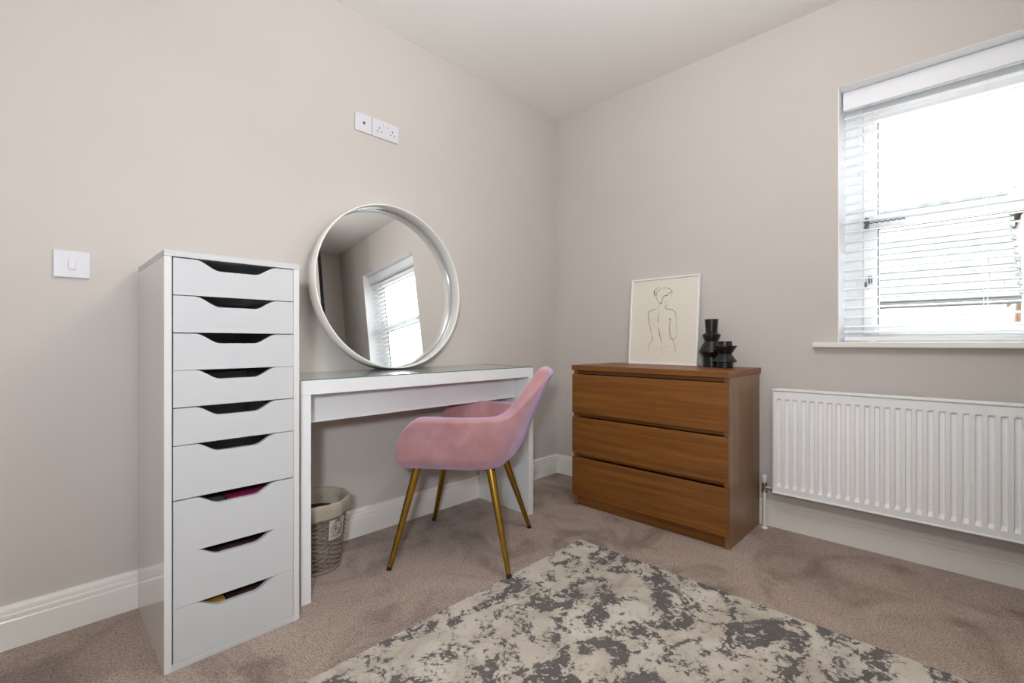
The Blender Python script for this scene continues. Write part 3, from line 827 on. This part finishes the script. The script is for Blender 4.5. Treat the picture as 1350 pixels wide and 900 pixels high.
bm = bm_new(); add_lathe(bm, [(0, .004), (.092, .004), (.092, .009), (0, .009)], 40, (bx_, by_, 0)); obj('base_board', bm, 'wicker', wb)
bm = bm_new(); n = 96; rings = []
for r_of, z, wob in ((-.012, .03, 0), (-.010, .18, .002), (-.009, .262, .003), (-.002, .281, .002), (.008, .284, .002), (.014, .276, .003), (.0145, .255, .003), (.0125, .232, .003), (.0135, .222, .004), (.009, .221, .003), (.008, .25, .002)):
    ring = []
    for i in range(n):
        a = 2 * PI * i / n; r = brad(min(z, .27)) + r_of + wob * (math.sin(9 * a) + .6 * math.sin(23 * a + z * 40))
        ring.append(bm.verts.new((bx_ + r * math.cos(a), by_ + r * math.sin(a), z + .6 * wob * math.sin(13 * a))))
    rings.append(ring)
for A, B in zip(rings, rings[1:]):
    for i in range(n):
        j = (i + 1) % n; bm.faces.new((A[i], A[j], B[j], B[i]))
obj('cloth_liner', bm, 'liner', wb, smooth=True)
bm = bm_new(); add_lathe(bm, [(0, .12), (.10, .12), (.103, .20), (.102, .222), (0, .224)], 40, (bx_, by_, 0))
ln = obj('dark_bag_inside', bm, 'rubber', wb, smooth=True, auto=40)
ln.name = 'bin_bag'
# oval emblem tag on the weave, facing the room
def tagpt(a, z, off=0.0):
    r = brad(z) + .0075 + off
    return (bx_ + r * math.cos(a), by_ + r * math.sin(a), z)
a0 = math.radians(-70)
bm = bm_new(); g = []
for i in range(9):
    a = a0 + (i / 8 - .5) * .60
    g.append([[bm.verts.new(tagpt(a, z, q)) for z in (.135, .215)] for q in (0, .0016)])
for i in range(8):
    for q in (0, 1): bm.faces.new((g[i][q][0], g[i + 1][q][0], g[i + 1][q][1], g[i][q][1]))
    for e in (0, 1): bm.faces.new((g[i][0][e], g[i + 1][0][e], g[i + 1][1][e], g[i][1][e]))
for i in (0, 8): bm.faces.new((g[i][0][0], g[i][1][0], g[i][1][1], g[i][0][1]))
tg = obj('label_plate', bm, 'tag', wb)
bm = bm_new()
def ring_on(cu, cv, ru, rv, t0=0, t1=2 * PI, r=.0011, n=36):
    pts = []
    for i in range(n + 1):
        t = t0 + (t1 - t0) * i / n
        pts.append(tagpt(a0 + (cu + ru * math.cos(t)) / .115, .175 + cv + rv * math.sin(t), .0022))
    add_path_tube(bm, pts, r, 5)
ring_on(0, 0, .024, .030); ring_on(0, -.002, .017, .022, r=.0008)
ring_on(0, .030, .006, .006, 0, PI); ring_on(-.008, .030, .005, .005, 0, PI); ring_on(.008, .030, .005, .005, 0, PI)
ring_on(-.006, .006, .006, .007, .5, 5.2); ring_on(.006, -.006, .006, .007, 3.6, 8.4); ring_on(0, -.014, .008, .004, 3.2, 6.2); ring_on(-.004, -.004, .004, .010, 0, 4)
ring_on(-.018, -.028, .006, .004, 1, 4); ring_on(.018, -.028, .006, .004, -1, 2)
obj('emblem', bm, 'tag_ink', tg)

# ================================================================ RUG
rg = thing('area_rug', 'cream and charcoal distressed abstract rug on the carpet in the foreground', 'rug', (.947, .16, 0))
obj('rug_pile', box(.147, 1.747, -.27, 1.262, .001, .010, .003, 2), 'rug', rg)
bm = bm_new()
for p, q in (((.147, 1.2625, .004), (1.747, 1.2625, .004)), ((1.7475, 1.262, .004), (1.7475, -.27, .004))): add_tube(bm, p, q, .0034, n=8)
obj('bound_edge', bm, 'paper', rg)

# ================================================================ BEHIND THE CAMERA (seen in the mirror)
wd_ = thing('wardrobe', 'tall black wardrobe reflected at the left edge of the round mirror', 'wardrobe', (1.6, -.65, 0))
obj('carcass', box(1.20, 2.020, -.93, -.366, 0, 2.31, .003), 'wardrobe', wd_)
for a, b in ((-.928, -.650), (-.646, -.368)):
    f = obj('door', box(2.0205, 2.040, a, b, .02, 2.305, .002), 'wardrobe', wd_)
    bm = bm_new(); hy = b - .03 if a < -.7 else a + .03
    add_tube(bm, (2.062, hy, 1.58), (2.062, hy, 1.78), .006, n=12); add_tube(bm, (2.040, hy, 1.60), (2.062, hy, 1.60), .005, n=10); add_tube(bm, (2.040, hy, 1.76), (2.062, hy, 1.76), .005, n=10)
    obj('handle', bm, 'chrome', f, smooth=True, auto=40)

# ================================================================ OUTSIDE
struct('ground', box(2.9, 40, -25, 30, -2.9, -2.8), 'ground')
hs = thing('neighbour_house', 'brick house with slate roof opposite, seen pale through the blind', 'house', (13.5, 6, -2.8))
EX, RXx, EZ, RZz, VY = 10.5, 13.6, 1.60, 3.85, -.66
bm = bm_new(); add_box(bm, EX + .25, 17, VY + .15, 14, -2.8, EZ + .1); obj('wall', bm, 'brick', hs)
sl = math.hypot(RXx - EX, RZz - EZ); nx_, nz_ = (RXx - EX) / sl, (RZz - EZ) / sl; nc = 15
def roofpt(s, off): return (EX + nx_ * s - nz_ * off, EZ + nz_ * s + nx_ * off)
bm = bm_new(); add_prism(bm, [roofpt(0, 0), roofpt(sl, 0), (2 * RXx - EX, EZ), ], VY, 14, lambda a, b, c: (a, c, b)); obj('roof', bm, 'slate', hs)
rr = random.Random(3)
tw_ = .33; first = None
for k in range(nc):
    s0_ = sl * k / nc; s1_ = sl * (k + 1) / nc + .04
    q = [roofpt(s0_, .01), roofpt(s1_, .004), roofpt(s1_, .016), roofpt(s0_, .034)]
    bm = bm_new(); y = VY - (.16 if k % 2 else 0)
    while y < 5.0:
        add_prism(bm, q, max(y, VY) + .002, y + tw_ - .002, lambda a, b, c: (a, c, b)); y += tw_
    obj('slate_course', bm, 'slate', hs)
bm = bm_new(); add_box(bm, EX - .10, EX + .02, VY, 14, EZ - .10, EZ - .01, .02); obj('gutter', bm, 'lead', hs)
bm = bm_new(); add_tube(bm, (RXx, VY, RZz + .03), (RXx, 14, RZz + .03), .09, n=10); obj('ridge', bm, 'slate', hs)
for k in range(nc):
    bm = bm_new(); p = roofpt(sl * (k + .5) / nc, .03); add_box(bm, p[0] - .09, p[0] + .07, VY - .03, VY + .02, p[1] - .04, p[1] + .03); obj('verge_cap', bm, 'slate', hs)
f = obj('window', box(EX + .20, EX + .27, .10, .55, .35, 1.15), 'upvc', hs)
obj('lintel', box(EX + .22, EX + .27, .05, .60, 1.15, 1.30), 'screed', hs)
obj('pane', box(EX + .19, EX + .199, .14, .51, .40, 1.10), 'hole', f)
h2 = thing('brick_gable_house', 'pinkish brick gable house beyond the slate roof, at the right edge', 'house', (16, -4, -2.8))
bm = bm_new(); add_prism(bm, [(-9, -2.8), (-.9, -2.8), (-.9, 3.6), (-5, 6.4), (-9, 3.6)], 14.5, 22, lambda a, b, c: (c, a, b)); obj('wall', bm, 'brick', h2)
bm = bm_new(); add_prism(bm, [(-9.3, 3.5), (-5, 6.45), (-.6, 3.5), (-.6, 3.62), (-5, 6.6), (-9.3, 3.62)], 14.3, 22.2, lambda a, b, c: (c, a, b)); obj('roof', bm, 'slate', h2)

# unseen pendant, added above the frame to brighten the room
pl = thing('added_fill_pendant', 'unseen white pendant added as fill light, hanging above the rug', 'lamp', (1.15, 0.30, H))
bm = bm_new(); add_lathe(bm, [(0, 0), (.05, 0), (.045, -.022), (.012, -.03), (0, -.03)], 32, (1.15, .30, H)); obj('added_rose', bm, 'plastic', pl, smooth=True, auto=40)
bm = bm_new(); add_tube(bm, (1.15, .30, H - .03), (1.15, .30, H - .13), .003, n=8); obj('added_flex', bm, 'plastic', pl)
bm = bm_new(); add_lathe(bm, [(0, 0), (.02, 0), (.022, -.05), (0, -.05)], 24, (1.15, .30, H - .12)); obj('added_bulb_holder', bm, 'plastic', pl, smooth=True, auto=40)
pll = light('added_fill_light', 'POINT', (1.15, 0.30, H - .27), 25, (0.97, 0.98, 1.0), shadow_soft_size=0.20)  # added fill that makes up for weak daylight through the blind
